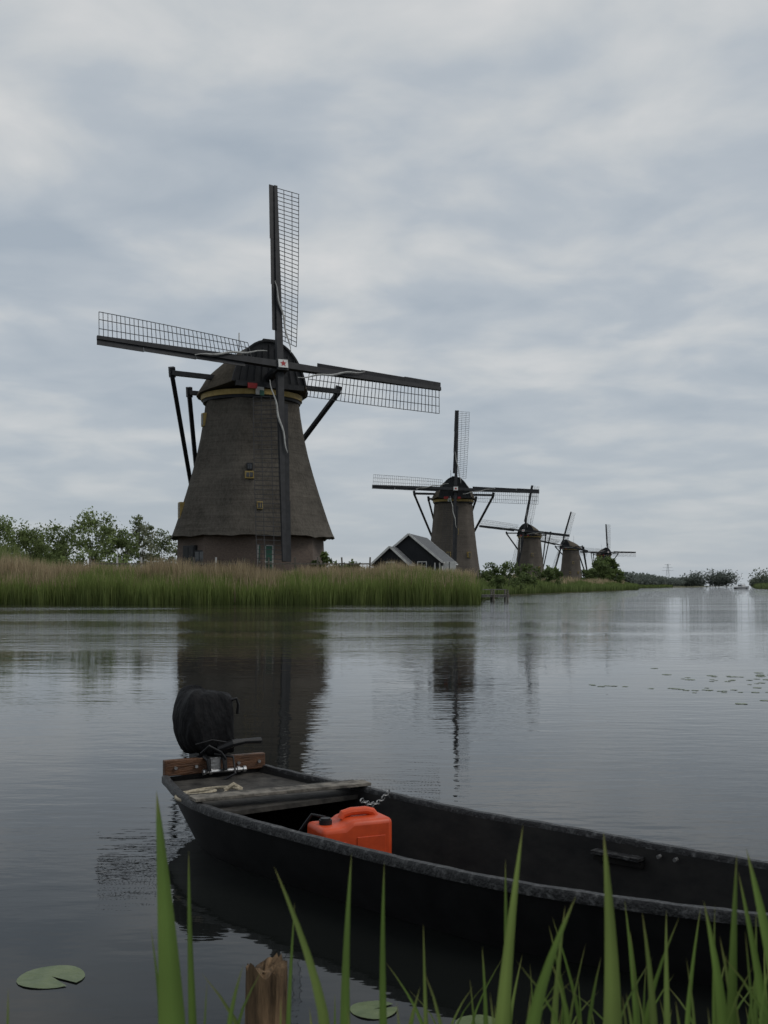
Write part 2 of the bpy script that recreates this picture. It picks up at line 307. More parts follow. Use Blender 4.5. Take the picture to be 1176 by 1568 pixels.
# ------------------------------------------------------------------ windmills
def windmill(x,y,theta,phi,slim=False,g=1.15,scale=1.0):
    E=empty('windmill',(x,y,g)); E.scale=(scale,)*3
    th=math.radians(theta); ta=math.radians(11); ph=math.radians(phi)
    f=V((math.sin(th),-math.cos(th),0)); R=V((math.cos(th),math.sin(th),0)); Z=V((0,0,1))
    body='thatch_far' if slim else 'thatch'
    if slim: prof=[(0,5.0),(1.6,4.85),(4,4.45),(7,4.05),(10,3.72),(13,3.45),(14.8,3.3)]
    else: prof=[(3.85,6.65),(4.2,6.45),(5,6.15),(6,5.82),(7.5,5.33),(9,4.88),(10.4,4.5),(12,4.15),(13.5,3.9),(14.8,3.74)]
    def rad(z,a):
        for i in range(len(prof)-1):
            if prof[i][0]<=z<=prof[i+1][0]:
                k=(z-prof[i][0])/(prof[i+1][0]-prof[i][0]); r=prof[i][1]*(1-k)+prof[i+1][1]*k; break
        else: r=prof[0][1] if z<prof[0][0] else prof[-1][1]
        sec=math.pi/4; b=(a+math.radians(8))%sec-sec/2; oc=math.cos(sec/2)/math.cos(b)
        return r*(0.12+0.88*oc)*1.03
    def sp(z,a,off=0): r=rad(z,a)+off; return V((math.sin(a)*r,-math.cos(a)*r,z))
    n=64; A=[2*math.pi*k/n for k in range(n)]
    mb=MB(); zs=[p[0] for p in prof]
    if not slim:
        def lip(z,a,o): p=sp(z,a,o); return p+V((0,0,0.05*math.sin(a*11)+0.04*math.sin(a*23+1)))
        mb.rings([[sp(4.05,a,-0.75) for a in A],[lip(3.85,a,-0.1) for a in A],[lip(3.9,a,0) for a in A]]+[[sp(z,a) for a in A] for z in zs[1:]],body)
    else: mb.rings([[sp(z,a) for a in A] for z in zs],body)
    mb.build('thatched_tower',E,smooth=True,angle=60)
    if not slim:
        mb=MB(); mb.rings([[V((math.sin(a)*rr,-math.cos(a)*rr,z)) for a in [math.radians(14.5)+k*math.pi/4 for k in range(8)]] for z,rr in((-0.5,6.0),(4.2,5.85))],'brick'); mb.build('brick_base',E)
    mb=MB()
    def win(z,a,w_,h_,frame='yellow',fr=0.16):
        a=math.radians(a); r=rad(z,a)
        c=V((math.sin(a)*r,-math.cos(a)*r,z)); out=V((math.sin(a),-math.cos(a),0)); t=V((math.cos(a),math.sin(a),0))
        Rm=Matrix((t,out,Z)).transposed()
        mb.box(c+out*0.0,(w_+fr,0.5,h_+fr),frame,Rm); mb.box(c+out*0.26,(w_,0.06,h_),'glass',Rm)
        mb.box(c+out*0.29,(0.04,0.05,h_),frame,Rm)
    def door(a,w_,h_,frame,panel,r=5.5):
        a=math.radians(a); out=V((math.sin(a),-math.cos(a),0)); t=V((math.cos(a),math.sin(a),0)); c=out*r+V((0,0,h_/2+0.1)); Rm=Matrix((t,out,Z)).transposed()
        mb.box(c,(w_+0.22,0.35,h_+0.2),frame,Rm); mb.box(c+out*0.19,(w_,0.06,h_),panel,Rm); mb.box(c+out*0.23,(0.05,0.04,h_),frame,Rm); mb.box(c+out*0.23+V((0,0,h_*.1)),(w_,0.04,0.06),frame,Rm)
    if not slim:
        win(9.15,5,0.3,0.4,'black'); win(8.5,5,0.5,0.34,'yellow',0.22); win(6.15,13,0.3,0.42); win(6.0,-66,0.5,1.1); win(13.1,-60,0.4,0.9)
        door(-50,1.5,3.0,'black','black',5.6); door(17,1.0,3.0,'cloth','green',5.6); door(-36,0.9,2.6,'black','glass',5.62)
    else:
        win(9.5,5,0.5,0.8); win(5.5,-14,0.5,0.8); win(5.5,35,0.5,0.8); door(-8,1.3,2.3,'white','green',4.85)
    mb.build('windows_and_doors',E,bevel=0.02 if not slim else 0)
    rs=1.0 if not slim else 0.9
    mb=MB()
    def circ(r,z,n=48): return [V((math.sin(2*math.pi*k/n)*r*rs,-math.cos(2*math.pi*k/n)*r*rs,z)) for k in range(n)]
    mb.rings([circ(3.6,14.55),circ(3.88,14.6),circ(3.92,14.82)],'black'); mb.rings([circ(3.92,14.82),circ(4.02,14.82),circ(4.05,15.22),circ(3.4,15.22)],'yellow')
    mb.build('curb_ring',E,smooth=True)
    # cap
    mb=MB(); rings=[]
    S=[(-5.3,0.5,0.3,0.15),(-5.0,1.6,0.6,0.0),(-4.4,2.6,1.15,-.05),(-3.2,3.45,1.75,-.08),(-1.8,4.05,2.25,-.1),(0,4.35,2.8,-.1),(1.6,4.15,3.2,-.05),(2.8,3.7,3.45,0.05),(3.9,3.0,3.6,0.3)]
    for s_,hw,hh,lz in S:
        ring=[]
        for k in range(21):
            a=math.pi*k/20; cx=math.cos(a); cx=math.copysign(abs(cx)**0.85,cx)
            q=math.sin(a)**0.9
            ring.append(f*s_*(rs if s_<3 else 1)+R*(hw*rs*cx*(1-0.22*q))+Z*(15.35+lz+(hh-lz)*q))
        rings.append(ring)
    mb.rings(rings,'thatch_cap',close=True,cap0=True)
    mb.build('thatched_cap',E,smooth=True,angle=50)
    mb=MB(); mb.add(rings[-1],[tuple(range(21))],'black')
    fr=[p+f*0.06 for p in rings[-1]]
    for i in range(20): mb.beam(fr[i],fr[i+1],0.18,0.14,'black',side=f)
    mb.beam(f*4.05+Z*15.5-R*2.8,f*4.05+Z*15.5+R*2.8,0.25,0.4,'black',side=f)
    for i in range(-4,5): mb.beam(f*3.98+Z*15.4+R*i*0.62,f*3.98+Z*(18.7-abs(i)*0.25)+R*i*0.5,0.05,0.08,'black',side=f)
    mb.beam(rings[-1][10]+Z*0.08,rings[6][10]+Z*0.1,1.0,0.16,'black',side=R,w1=0.8); mb.beam(rings[6][10]+Z*0.1,rings[4][10]+Z*0.08,0.8,0.14,'black',side=R,w1=0.4)
    RF=Matrix((R,f,Z)).transposed()
    mb.box(f*4.22+Z*15.35-R*1.5,(0.75,0.08,0.4),'red',RF); mb.box(f*4.22+Z*15.35+R*0.75,(0.55,0.08,0.35),'red',RF); mb.box(f*4.22+Z*15.0-R*0.9,(0.65,0.08,0.6),'cloth',RF); mb.box(f*4.28+Z*14.85-R*0.75,(0.35,0.06,0.4),'green',RF)
    mb.build('cap_front',E)
    # rotor
    HL=6.2; hub=f*HL+Z*16.6; nrm=(f*math.cos(ta)+Z*math.sin(ta)); U=(Z*math.cos(ta)-f*math.sin(ta))
    mb=MB(); mb.tube([hub-nrm*4.5,hub-nrm*0.6,hub+nrm*0.35],[0.38,0.36,0.30],'black',12)
    hm=Matrix((R,nrm,U)).transposed()
    mb.box(hub,(0.9,0.95,0.9),'black',hm); mb.box(hub+nrm*0.55,(0.75,0.1,0.62),'white',hm)
    st=[]
    for k in range(10):
        a=math.pi*k/5; r_=0.26 if k%2==0 else 0.12; st.append(hub+nrm*0.615+U*math.cos(a)*r_+R*math.sin(a)*r_)
    mb.add(st+[hub+nrm*0.615],[(k,(k+1)%10,10) for k in range(10)],'red')
    mb.build('hub_and_shaft',E)
    for i in range(4):
        Lb=(13.7 if i%2 else 15.0) if not slim else 14.3
        a=ph+i*math.pi/2; r=U*math.cos(a)+R*math.sin(a); t=-U*math.sin(a)+R*math.cos(a)
        off=nrm*(0.22 if i%2 else -0.18); o=hub+off
        mb=MB()
        mb.beam(o,o+r*Lb,0.52,0.46,'black',side=t,w1=0.26,d1=0.2)
        for s0,s1 in((2.9,6.6),(6.62,10.4),(10.42,Lb)):
            b0=math.radians(24-14*s0/Lb); b1_=math.radians(24-14*s1/Lb)
            d0=-t*math.cos(b0)+nrm*math.sin(b0)*0.5; d1_=-t*math.cos(b1_)+nrm*math.sin(b1_)*0.5
            mb.add([o+r*s0+d0*.12,o+r*s0+d0*.60,o+r*s1+d1_*.55,o+r*s1+d1_*.08]+[q-nrm*0.05 for q in (o+r*s0+d0*.12,o+r*s0+d0*.60,o+r*s1+d1_*.55,o+r*s1+d1_*.08)],[(0,1,2,3),(7,6,5,4),(0,4,5,1),(1,5,6,2),(2,6,7,3),(3,7,4,0)],'black')
        mb.build('stock_and_windboard',E)
        mb=MB(); s0=2.3; s1=Lb-0.15; nb=36; Wd=2.05
        def ed(s_,u): 
            b=math.radians(36-31*(s_/Lb)**0.7); return o+r*s_+(t*math.cos(b)-nrm*math.sin(b))*u
        bt=0.040
        for k in range(nb+1):
            s_=s0+(s1-s0)*k/nb; mb.beam(ed(s_,-0.05),ed(s_+random.uniform(-.02,.02),Wd+random.uniform(-.03,.03)),bt,bt,'lath',side=r)
        for u in(0.72,1.43,Wd-.02):
            for k in range(12):
                a0=s0+(s1-s0)*k/12; a1=s0+(s1-s0)*(k+1)/12; mb.beam(ed(a0,u),ed(a1,u),bt,bt,'lath',side=t)
        mb.build('sail_lattice',E)
        mb=MB(); pts=[]
        for k in range(15):
            s_=1.2+5.6*k/14; u=0.95-1.35*(k/14)+0.07*math.sin(k*1.1)
            pts.append(o+r*s_+t*u*math.cos(0.4)+nrm*(0.33-0.35*max(0,u)*0.4))
        mb.tube(pts,[0.02+0.065*math.sin(math.pi*(k+0.7)/15.4)*random.uniform(0.8,1.2) for k in range(15)],'cloth',6); mb.build('furled_sail_cloth',E,smooth=True)
    mb=MB(); foot=-f*12+Z*1.6
    a0=f*1.5-R*7.0+Z*16.3; a1=f*1.5+R*7.0+Z*16.0; mb.beam(a0,a1,0.36,0.36,'black')
    c0=-f*2.9-R*4.3+Z*15.7; c1=-f*2.9+R*4.3+Z*15.7; mb.beam(c0,c1,0.34,0.34,'black')
    for p in(a0,a1,c0,c1):
        dn=(foot-p).normalized()
        mb.beam(p+Z*0.45,p+dn*0.4,0.42,0.42,'black',side=f); mb.beam(p,foot+(p-foot)*0.02,0.32,0.32,'black',side=R)
    mb.beam(-f*3.5+Z*16.3,foot-Z*0.6,0.45,0.45,'black',side=R,w1=0.35,d1=0.35)
    mb.beam(foot-R*1.1-Z*0.2,foot+R*1.1-Z*0.2,0.2,0.2,'black',side=f)
    mb.tube([foot-R*0.9+Z*0.0,foot+R*0.9],0.22,'black',10)
    for k in range(6):
        an=k*math.pi/3; mb.beam(foot+R*1.0,foot+R*1.0+f*math.cos(an)*0.8+Z*math.sin(an)*0.8,0.06,0.06,'black',side=R)
    mb.build('tail_and_braces',E)
    mb=MB(); mb.tube([-f*2.2+Z*17.3-R*0.3,-f*2.2+Z*20.2-R*0.3],0.04,'black',5); mb.tube([-f*2.2+Z*20.2-R*0.3,-f*2.2+Z*20.8-R*0.3],0.055,'white',5); mb.build('rod',E)
    return E
windmill(-10.6,88,27,3.0)
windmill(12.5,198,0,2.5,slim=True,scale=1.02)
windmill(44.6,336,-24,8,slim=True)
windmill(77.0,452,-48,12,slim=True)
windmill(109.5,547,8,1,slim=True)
# ------------------------------------------------------------------ barn
def barn():
    E=empty('barn',(2.9,126,1.15)); E.rotation_euler=(0,0,math.radians(-12))
    def gable(mb,cx,y0,y1,hw,eave,apex):
        for y in(y0,y1): mb.add([(cx-hw,y,-.5),(cx+hw,y,-.5),(cx+hw,y,eave),(cx,y,apex-0.1),(cx-hw,y,eave)],[(0,1,2,3,4)],'darkwall')
        for sx in(-1,1): mb.add([(cx+sx*hw,y0,-.5),(cx+sx*hw,y1,-.5),(cx+sx*hw,y1,eave),(cx+sx*hw,y0,eave)],[(0,1,2,3)],'darkwall')
    def roof(mb,tr,cx,y0,y1,hw,eave,apex,ov=0.35):
        sl=(apex-eave)/hw
        for sx in(-1,1):
            a=V((cx,0,apex)); b=V((cx+sx*(hw+ov),0,eave-sl*ov)); nn=V((sx*sl,0,1)).normalized()*0.12
            p=[]
            for y in(y0-ov,y1+ov):
                for q in(a,b): p.append(V((q.x,y,q.z)))
            q=[v+nn for v in p]; vs=p+q
            mb.add(vs,[(0,1,3,2),(4,6,7,5),(0,4,5,1),(2,3,7,6),(1,5,7,3)],'roof')
            for y in(y0-ov-0.05,y1+ov+0.05): tr.beam(V((a.x,y,a.z+0.05)),V((b.x,y,b.z+0.05)),0.07,0.22,'white',side=V((0,1,0)))
            tr.beam(V((b.x+sx*0.05,y0-ov,b.z+0.02)),V((b.x+sx*0.05,y1+ov,b.z+0.02)),0.08,0.12,'white')
    wl=MB(); rf=MB(); tr=MB()
    gable(wl,0,0,11,3.6,3.0,6.0); roof(rf,tr,0,0,11,3.6,3.0,6.0)
    gable(wl,-1.6,-3,-0.02,1.9,2.7,4.45); roof(rf,tr,-1.6,-3,-0.5,1.9,2.7,4.45)
    wl.build('walls',E); rf.build('roof',E); tr.build('white_bargeboards',E)
    w_=MB()
    for cx,y,cz,ww,hh in((-1.6,-3,2.3,0.8,0.8),(1.5,0,2.3,0.9,1.0)):
        w_.box((cx,y-0.03,cz),(ww+0.2,0.1,hh+0.2),'white'); w_.box((cx,y-0.09,cz),(ww,0.05,hh),'glass'); w_.box((cx,y-0.12,cz),(0.06,0.04,hh),'white'); w_.box((cx,y-0.12,cz),(ww,0.04,0.06),'white')
    for y in (1.6,5.0):
        w_.box((3.63,y,1.2),(0.12,1.9,2.4),'white'); w_.box((3.70,y,1.2),(0.04,0.06,2.3),'darkwall')
    for x_ in(3.0,3.55): w_.box((x_,-0.07,1.4),(0.14,0.1,2.7),'white')
    w_.box((4.6,0.4,1.65),(1.5,0.12,2.5),'white'); w_.box((4.6,0.32,1.65),(0.06,0.05,2.4),'darkwall')
    w_.build('windows_and_doors',E)
barn()
def jetty():
    E=empty('jetty',(0,0,0)); mb=MB()
    for k in range(15): mb.box((6.7+k*0.22,87+random.uniform(-.04,.04),0.52),(0.18,1.8,0.06),'jettywood')
    for y in(86.2,87.8): mb.beam((6.6,y,0.42),(9.9,y,0.42),0.12,0.14,'jettywood')
    for x in(7.4,8.6,9.7):
        for y in(86.1,87.9): mb.tube([(x,y,-1),(x,y,0.95)],0.08,'plank',7)
    mb.beam((7.3,87.98,0.95),(9.8,87.98,0.95),0.07,0.07,'jettywood'); mb.build('deck_and_piles',E)
jetty()
def cruiser():
    E=empty('motor_cruiser',(136.5,418,0)); E.rotation_euler=(0,0,math.radians(-60)); mb=MB()
    secs=[(-3.2,1.1,0.0,0.75),(-1,1.25,-0.05,0.75),(1,1.15,-0.05,0.85),(2.3,0.7,0,1.0),(3.2,0.05,0.3,1.15)]
    mb.rings([[V((x,-w_,h)),V((x,-w_*0.75,z)),V((x,0,z-0.1)),V((x,w_*0.75,z)),V((x,w_,h))] for x,w_,z,h in secs],'boatwhite',close=True,cap0=True,cap1=True)
    mb.build('hull',E)
    mb=MB(); mb.rings([[V((-1.6*k+0.2,y,z)) for y,z in((-.9,.8),(-.75,1.7),(.75,1.7),(.9,.8))] for k in(1,0,-0.4)],'boatwhite',close=True,cap0=True,cap1=True)
    mb.box((-0.6,0,1.45),(1.5,1.75,0.3),'glass'); mb.box((-0.6,0,2.05),(2.0,1.7,0.1),'boatwhite')
    for y in(-.75,.75):
        for x in(-1.4,0.3): mb.tube([(x,y,1.4),(x,y,2.05)],0.04,'black',5)
    mb.build('cabin',E); mb=MB(); mb.beam((-3.1,0,0.3),(2.6,0,0.3),2.42,0.4,'black',w1=1.1); mb.build('dark_waterline_band',E)
cruiser()
def pylon(x,y,h=30):
    E=empty('electricity_pylon',(x,y,1)); mb=MB()
    for sx in(-1,1):
        for sy in(-1,1): mb.beam((sx*3,sy*3,0),(sx*.5,sy*.5,h),0.2,0.2,'pylon')
    for k in range(8):
        z=k*h/8; a=3-2.5*k/8; b=3-2.5*(k+1)/8
        mb.beam((-a,-a,z),(b,-b,z+h/8),0.12,0.12,'pylon'); mb.beam((a,-a,z),(-b,-b,z+h/8),0.12,0.12,'pylon')
    for z,wd in((h*.7,8),(h*.84,6.5),(h*.97,4.5)): mb.beam((-wd,0,z),(wd,0,z),0.25,0.3,'pylon')
    mb.build('lattice',E)
pylon(388,1500)
# ------------------------------------------------------------------ vegetation on the far bank
G=np.array
def cols(n,a,b): k=rng.uniform(0,1,(n,1)); return (G(a)*(1-k)+G(b)*k)*rng.uniform(0.75,1.15,(n,1))
def patch(X,a,b,c): return 0.5+0.22*np.sin(X*a+1.3)+0.17*np.sin(X*b+.4)+0.11*np.sin(X*c)
GA,GB=(0.14,0.19,0.048),(0.24,0.29,0.09); TA,TB=(0.30,0.235,0.14),(0.50,0.40,0.255)
parts=[]
n=54000; X=rng.uniform(-52,6.6,n); edge=74.6+0.35*np.sin(X*0.5)+0.25*np.sin(X*1.7+.6)+0.15*np.sin(X*4.1); Y=edge+rng.uniform(0,1,n)**1.2*4.6
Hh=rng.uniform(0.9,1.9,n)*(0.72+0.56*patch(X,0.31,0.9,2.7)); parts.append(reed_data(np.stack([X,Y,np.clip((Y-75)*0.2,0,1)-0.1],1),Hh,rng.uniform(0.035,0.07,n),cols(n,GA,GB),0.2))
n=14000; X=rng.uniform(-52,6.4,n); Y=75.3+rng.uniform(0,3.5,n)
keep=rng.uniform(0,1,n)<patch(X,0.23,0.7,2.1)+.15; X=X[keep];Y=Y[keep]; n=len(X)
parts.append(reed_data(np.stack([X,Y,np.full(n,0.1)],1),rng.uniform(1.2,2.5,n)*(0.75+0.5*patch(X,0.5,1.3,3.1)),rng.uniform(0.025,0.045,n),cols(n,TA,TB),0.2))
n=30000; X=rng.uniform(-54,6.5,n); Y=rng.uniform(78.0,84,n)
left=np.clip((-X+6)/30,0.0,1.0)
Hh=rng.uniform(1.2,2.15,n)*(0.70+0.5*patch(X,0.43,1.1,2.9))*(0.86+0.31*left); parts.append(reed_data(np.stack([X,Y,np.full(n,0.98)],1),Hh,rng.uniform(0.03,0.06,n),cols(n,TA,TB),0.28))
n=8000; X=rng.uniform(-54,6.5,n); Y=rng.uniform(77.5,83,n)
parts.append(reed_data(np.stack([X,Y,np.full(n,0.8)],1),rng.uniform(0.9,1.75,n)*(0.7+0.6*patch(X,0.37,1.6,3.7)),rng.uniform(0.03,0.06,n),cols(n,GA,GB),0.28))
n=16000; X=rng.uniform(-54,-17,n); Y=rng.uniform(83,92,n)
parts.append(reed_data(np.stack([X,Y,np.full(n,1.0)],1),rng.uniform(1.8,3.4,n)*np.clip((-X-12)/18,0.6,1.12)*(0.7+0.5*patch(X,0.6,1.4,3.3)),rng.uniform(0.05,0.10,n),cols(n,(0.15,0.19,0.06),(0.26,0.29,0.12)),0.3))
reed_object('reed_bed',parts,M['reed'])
def along(P,n,off0,off1,h0,h1,wd,ca,cb_,z=0.1):
    P=G(P,dtype=float); seg=np.linalg.norm(P[1:]-P[:-1],axis=1)
    wgt=seg/ (np.linalg.norm((P[1:]+P[:-1])/2,axis=1)**1.0); pr=wgt/wgt.sum()
    i=rng.choice(len(seg),n,p=pr); t=rng.uniform(0,1,n); q=P[i]+(P[i+1]-P[i])*t[:,None]; tn=(P[i+1]-P[i])/seg[i][:,None]; nn=np.stack([-tn[:,1],tn[:,0]],1)
    o=rng.uniform(off0,off1,n); q=q+nn*o[:,None]; dist=np.linalg.norm(q,axis=1)
    k=np.sin(q[:,0]*0.35)*0.15+np.sin(q[:,1]*0.11)*0.2+0.95
    return reed_data(np.stack([q[:,0],q[:,1],np.full(n,z)+np.clip(o,0,6)*0.15],1),rng.uniform(h0,h1,n)*k,wd*dist/90*rng.uniform(.7,1.3,n),cols(n,ca,cb_),0.25)
seg1=[(5.5,75.5),(6.6,79),(8,92),(11,112),(15,140),(28,180),(45,233),(75,325),(97,420),(119,525),(200,760)]
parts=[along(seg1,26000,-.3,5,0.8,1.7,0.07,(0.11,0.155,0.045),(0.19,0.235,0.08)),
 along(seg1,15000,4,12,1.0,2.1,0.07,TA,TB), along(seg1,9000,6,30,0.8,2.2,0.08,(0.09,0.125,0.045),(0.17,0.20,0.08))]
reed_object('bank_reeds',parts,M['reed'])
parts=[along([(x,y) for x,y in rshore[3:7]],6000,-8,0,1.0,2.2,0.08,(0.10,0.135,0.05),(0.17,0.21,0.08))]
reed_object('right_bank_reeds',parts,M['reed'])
T1=(0.13,0.17,0.06)
for (px,D,top,wd,c2) in((5,118,786,7.5,(0.25,0.32,0.12)),(45,112,806,6,(0.21,0.265,0.10)),(70,124,802,7,(0.23,0.29,0.12)),(98,116,799,6.5,(0.22,0.285,0.11)),(142,110,779,6.5,(0.31,0.39,0.15)),(185,120,809,6,(0.21,0.265,0.11)),(216,128,790,4.5,(0.29,0.30,0.21)),(248,135,811,6,(0.23,0.26,0.15)),(-40,112,770,8,(0.25,0.32,0.12))):
    X_=(px-588)/1680*D; zt=1.25+(897-top)/1680*D
    tree('willow_tree',X_,D,1.1,(zt-1.1)*0.97,wd,c1=T1,c2=c2,leaf=0.24,clumps=58,nper=75,low=0.03,trunk=0.12)
def shrub(name,x,y,h,wd,c1=(0.085,0.12,0.042),c2=(0.18,0.24,0.085),leaf=0.25,cl=22,nper=60):
    return tree(name,x,y,1.0,h,wd,c1,c2,leaf,cl,nper,0.02,0.06)
shrub('shrub',-4.6,84,2.9,2.6); shrub('shrub',-6.0,85.5,2.3,2.4); shrub('shrub',-2.6,90,2.2,3)
shrub('shrub',13.6,140,3.2,4); shrub('shrub',17,150,3.6,5); shrub('shrub',21,165,3.2,5,leaf=0.35); shrub('shrub',27,190,3.4,6,leaf=0.4); shrub('shrub',12,118,2.2,2.4)
shrub('shrub',36,235,4,7,leaf=0.5); shrub('shrub',-1,118,2.0,3)
shrub('willow_tree',66.5,330,9.3,10,leaf=0.6,cl=60,nper=80); shrub('willow_tree',74,360,8.4,8,leaf=0.6,cl=45,nper=80); shrub('shrub',60,318,5,6,leaf=0.6)
cent=[];rad=[]
def row(x0,y0,x1,y1,n,h0,h1):
    for k in range(n):
        t=random.random(); h=random.uniform(h0,h1); x_=x0+(x1-x0)*t; y_=y0+(y1-y0)*t
        cent.append((x_,y_,1+h*0.45)); rad.append((h*random.uniform(.6,1.0),h*0.7,h*0.5))
row(118,540,205,800,90,4,8); row(-600,900,60,900,60,3,6); row(60,700,150,760,35,5,8)
row(284,1010,322,1020,26,9,19); row(262,1000,285,1010,10,6,11); row(205,800,420,1450,70,3.5,7); row(420,1500,900,3200,70,4,8)
leaf_object('distant_tree_row',[leaf_data(cent,rad,150,1.5,(0.13,0.155,0.135),(0.18,0.205,0.175))])  # blue-grey leaf colours carry the distance haze, no mist in the scene
cent=[];rad=[]; row(240,700,262,725,12,5,13); row(250,740,420,1200,38,3.5,7); row(420,1200,900,2600,34,4,8)
leaf_object('distant_tree_row',[leaf_data(cent,rad,150,1.2,(0.11,0.135,0.10),(0.17,0.195,0.14))])  # distance haze mixed into these leaf colours too
def fence():
    E=empty('fence',(0,0,0)); mb=MB()
    for k in range(12):
        x=-22+k*1.9+random.uniform(-.2,.2); mb.box((x,82.5,2.2),(0.12,0.12,2.4),'white' if k in(1,2,5) else 'plank',Matrix.Rotation(random.uniform(-.06,.06),3,'Y'))
    mb.beam((-22,82.42,2.9),(-1.1,82.42,2.9),0.05,0.1,'plank'); mb.build('posts_and_rail',E)
fence()
# ------------------------------------------------------------------ foreground boat
def boat():
    E=empty('wooden_punt',(0,0,0))
    NP=[(-1.15,5.73),(-.97,5.25),(-.80,4.95),(-.51,4.60),(-.07,4.14),(.36,3.73),(.78,3.47),(1.16,3.28),(1.55,3.08),(1.95,2.92)]
    FP=[(-.66,6.08),(-.40,5.79),(-.10,5.45),(.17,5.13),(.46,4.81),(.78,4.50),(1.08,4.20),(1.38,3.91),(1.66,3.60),(2.05,3.18)]
    GZ=[.25,.245,.245,.245,.245,.25,.25,.255,.27,.30]; BZ=[.13,-.03,-.07,-.08,-.08,-.08,-.08,-.07,-.02,.10]
    def cr(P,k=6):
        P=[V(p) for p in P]; out=[]
        for i in range(len(P)-1):
            p0=P[max(i-1,0)];p1=P[i];p2=P[i+1];p3=P[min(i+2,len(P)-1)]
            for j in range(k):
                t=j/k; out.append(0.5*((2*p1)+(-p0+p2)*t+(2*p0-5*p1+4*p2-p3)*t*t+(-p0+3*p1-3*p2+p3)*t**3))
        out.append(P[-1]); return out
    N3=cr([(a,b,z) for (a,b),z in zip(NP,GZ)]); F3=cr([(a,b,z) for (a,b),z in zip(FP,GZ)]); B3=cr([(z,0,0) for z in BZ])
    out_=[];inn=[]
    for p,q,b in zip(N3,F3,B3):
        c=(q-p).normalized(); bz=b.x; ins=c*0.11
        out_.append([p,p+ins*0.35+V((0,0,(bz-p.z)*0.5)),p+ins+V((0,0,bz-p.z)),q-ins+V((0,0,bz-q.z)),q-ins*0.35+V((0,0,(bz-q.z)*0.5)),q])
        u=c*0.025; inn.append([p+u,p+u+ins*0.35+V((0,0,(bz-p.z)*0.5)),p+u+ins+V((0,0,bz-p.z+.03)),q-u-ins+V((0,0,bz-q.z+.03)),q-u-ins*0.35+V((0,0,(bz-q.z)*0.5)),q-u])
    mb=MB(); mb.rings(out_,'hull',close=False)
    for o in(out_[0],out_[-1]): mb.add(o,[(0,1,2,3,4,5)],'hull')
    mb.build('hull',E,smooth=True,angle=40)
    mb=MB(); mb.rings(inn,'hullin',close=False)
    for o in(inn[0],inn[-1]): mb.add([x for x in o],[(0,1,2,3,4,5)],'hullin')
    mb.build('inside_lining',E,smooth=True,angle=40)
    mb=MB()
    c=[(q-p).normalized() for p,q in zip(N3,F3)]
    for P,sg in((N3,1),(F3,-1)):
        rr=[]
        for i,(p,cc) in enumerate(zip(P,c)):
            j=0.0015*math.sin(i*2.1); a=p-cc*sg*(0.012+j); b=p+cc*sg*0.028
            rr.append([a+V((0,0,-.026)),a+V((0,0,.002)),a+cc*sg*.006+V((0,0,.010+j)),b-cc*sg*.006+V((0,0,.010+j)),b+V((0,0,.002)),b+V((0,0,-.026))])
        mb.rings(rr,'rim',close=True,cap0=True,cap1=True)
    mb.build('gunwale',E,smooth=True,angle=50)
    mb=MB(); dk=[]
    for i in range(0,13):
        p,q=N3[i],F3[i]; cc=(q-p).normalized(); dk.append([p+cc*0.03+V((0,0,-.028)),q-cc*0.03+V((0,0,-.028)),q-cc*0.03+V((0,0,-.05)),p+cc*0.03+V((0,0,-.05))])
    mb.rings(dk,'deck',close=True,cap0=True,cap1=True); mb.build('stern_deck',E)
    a=V((-.885,5.055,.268)); b=V((-.085,5.475,.268)); mb=MB(); ax=(b-a).normalized(); sd=V((-ax.y,ax.x,0))
    mb.beam(a,b,0.10,0.016,'plank',side=sd); mb.beam(a+sd*.075+ax*.02-V((0,0,.004)),b+sd*.075-ax*.03-V((0,0,.004)),0.045,0.014,'deck',side=sd)
    mb.build('cross_plank',E,bevel=0.003)
    a=V((-1.165,5.80,.285)); b=V((-.665,6.08,.285)); ax=(b-a).normalized(); fr=V((ax.y,-ax.x,0))
    mb=MB(); mb.beam(a,b,0.04,0.085,'board',side=fr); 
    mb.build('transom_board',E,bevel=0.006)
    mb=MB()
    for t in(.1,.3,.72,.93): cc=a.lerp(b,t)+fr*0.02; mb.tube([cc,cc+fr*0.012],0.009,'steel',8)
    mb.box(a.lerp(b,.47)+fr*0.03+V((0,0,.01)),(0.06,0.05,0.07),'steel',Matrix((ax,fr,V((0,0,1)))).transposed())
    mb.tube([a.lerp(b,.36)+fr*0.05+V((0,0,-.03)),a.lerp(b,.76)+fr*0.05+V((0,0,-.03))],0.011,'steel',8)
    for t in(.36,.42,.7,.76): cc=a.lerp(b,t)+fr*0.05+V((0,0,-.03)); mb.tube([cc-ax*.008,cc+ax*.008],0.017,'steel',8)
    mb.build('motor_clamp',E,smooth=True)
    # outboard motor under a tied-on fabric cover
    Cm=a.lerp(b,0.47)-fr*0.12; mo=MB(); Rm=Matrix((ax,fr,V((0,0,1)))).transposed(); rings=[]
    S=[(.345,.085,.11,0.035,0),(.343,.118,.135,.028,0),(.375,.130,.150,.012,0),(.41,.136,.157,.000,0),(.45,.141,.162,-.008,0),(.49,.143,.165,-.010,0),(.53,.143,.166,-.010,0),(.57,.140,.165,-.006,-.004),(.61,.134,.160,.002,-.008),(.642,.125,.152,.008,-.010),(.662,.112,.138,.012,-.010),(.673,.08,.10,.014,-.010),(.676,.02,.03,.014,-.01)]
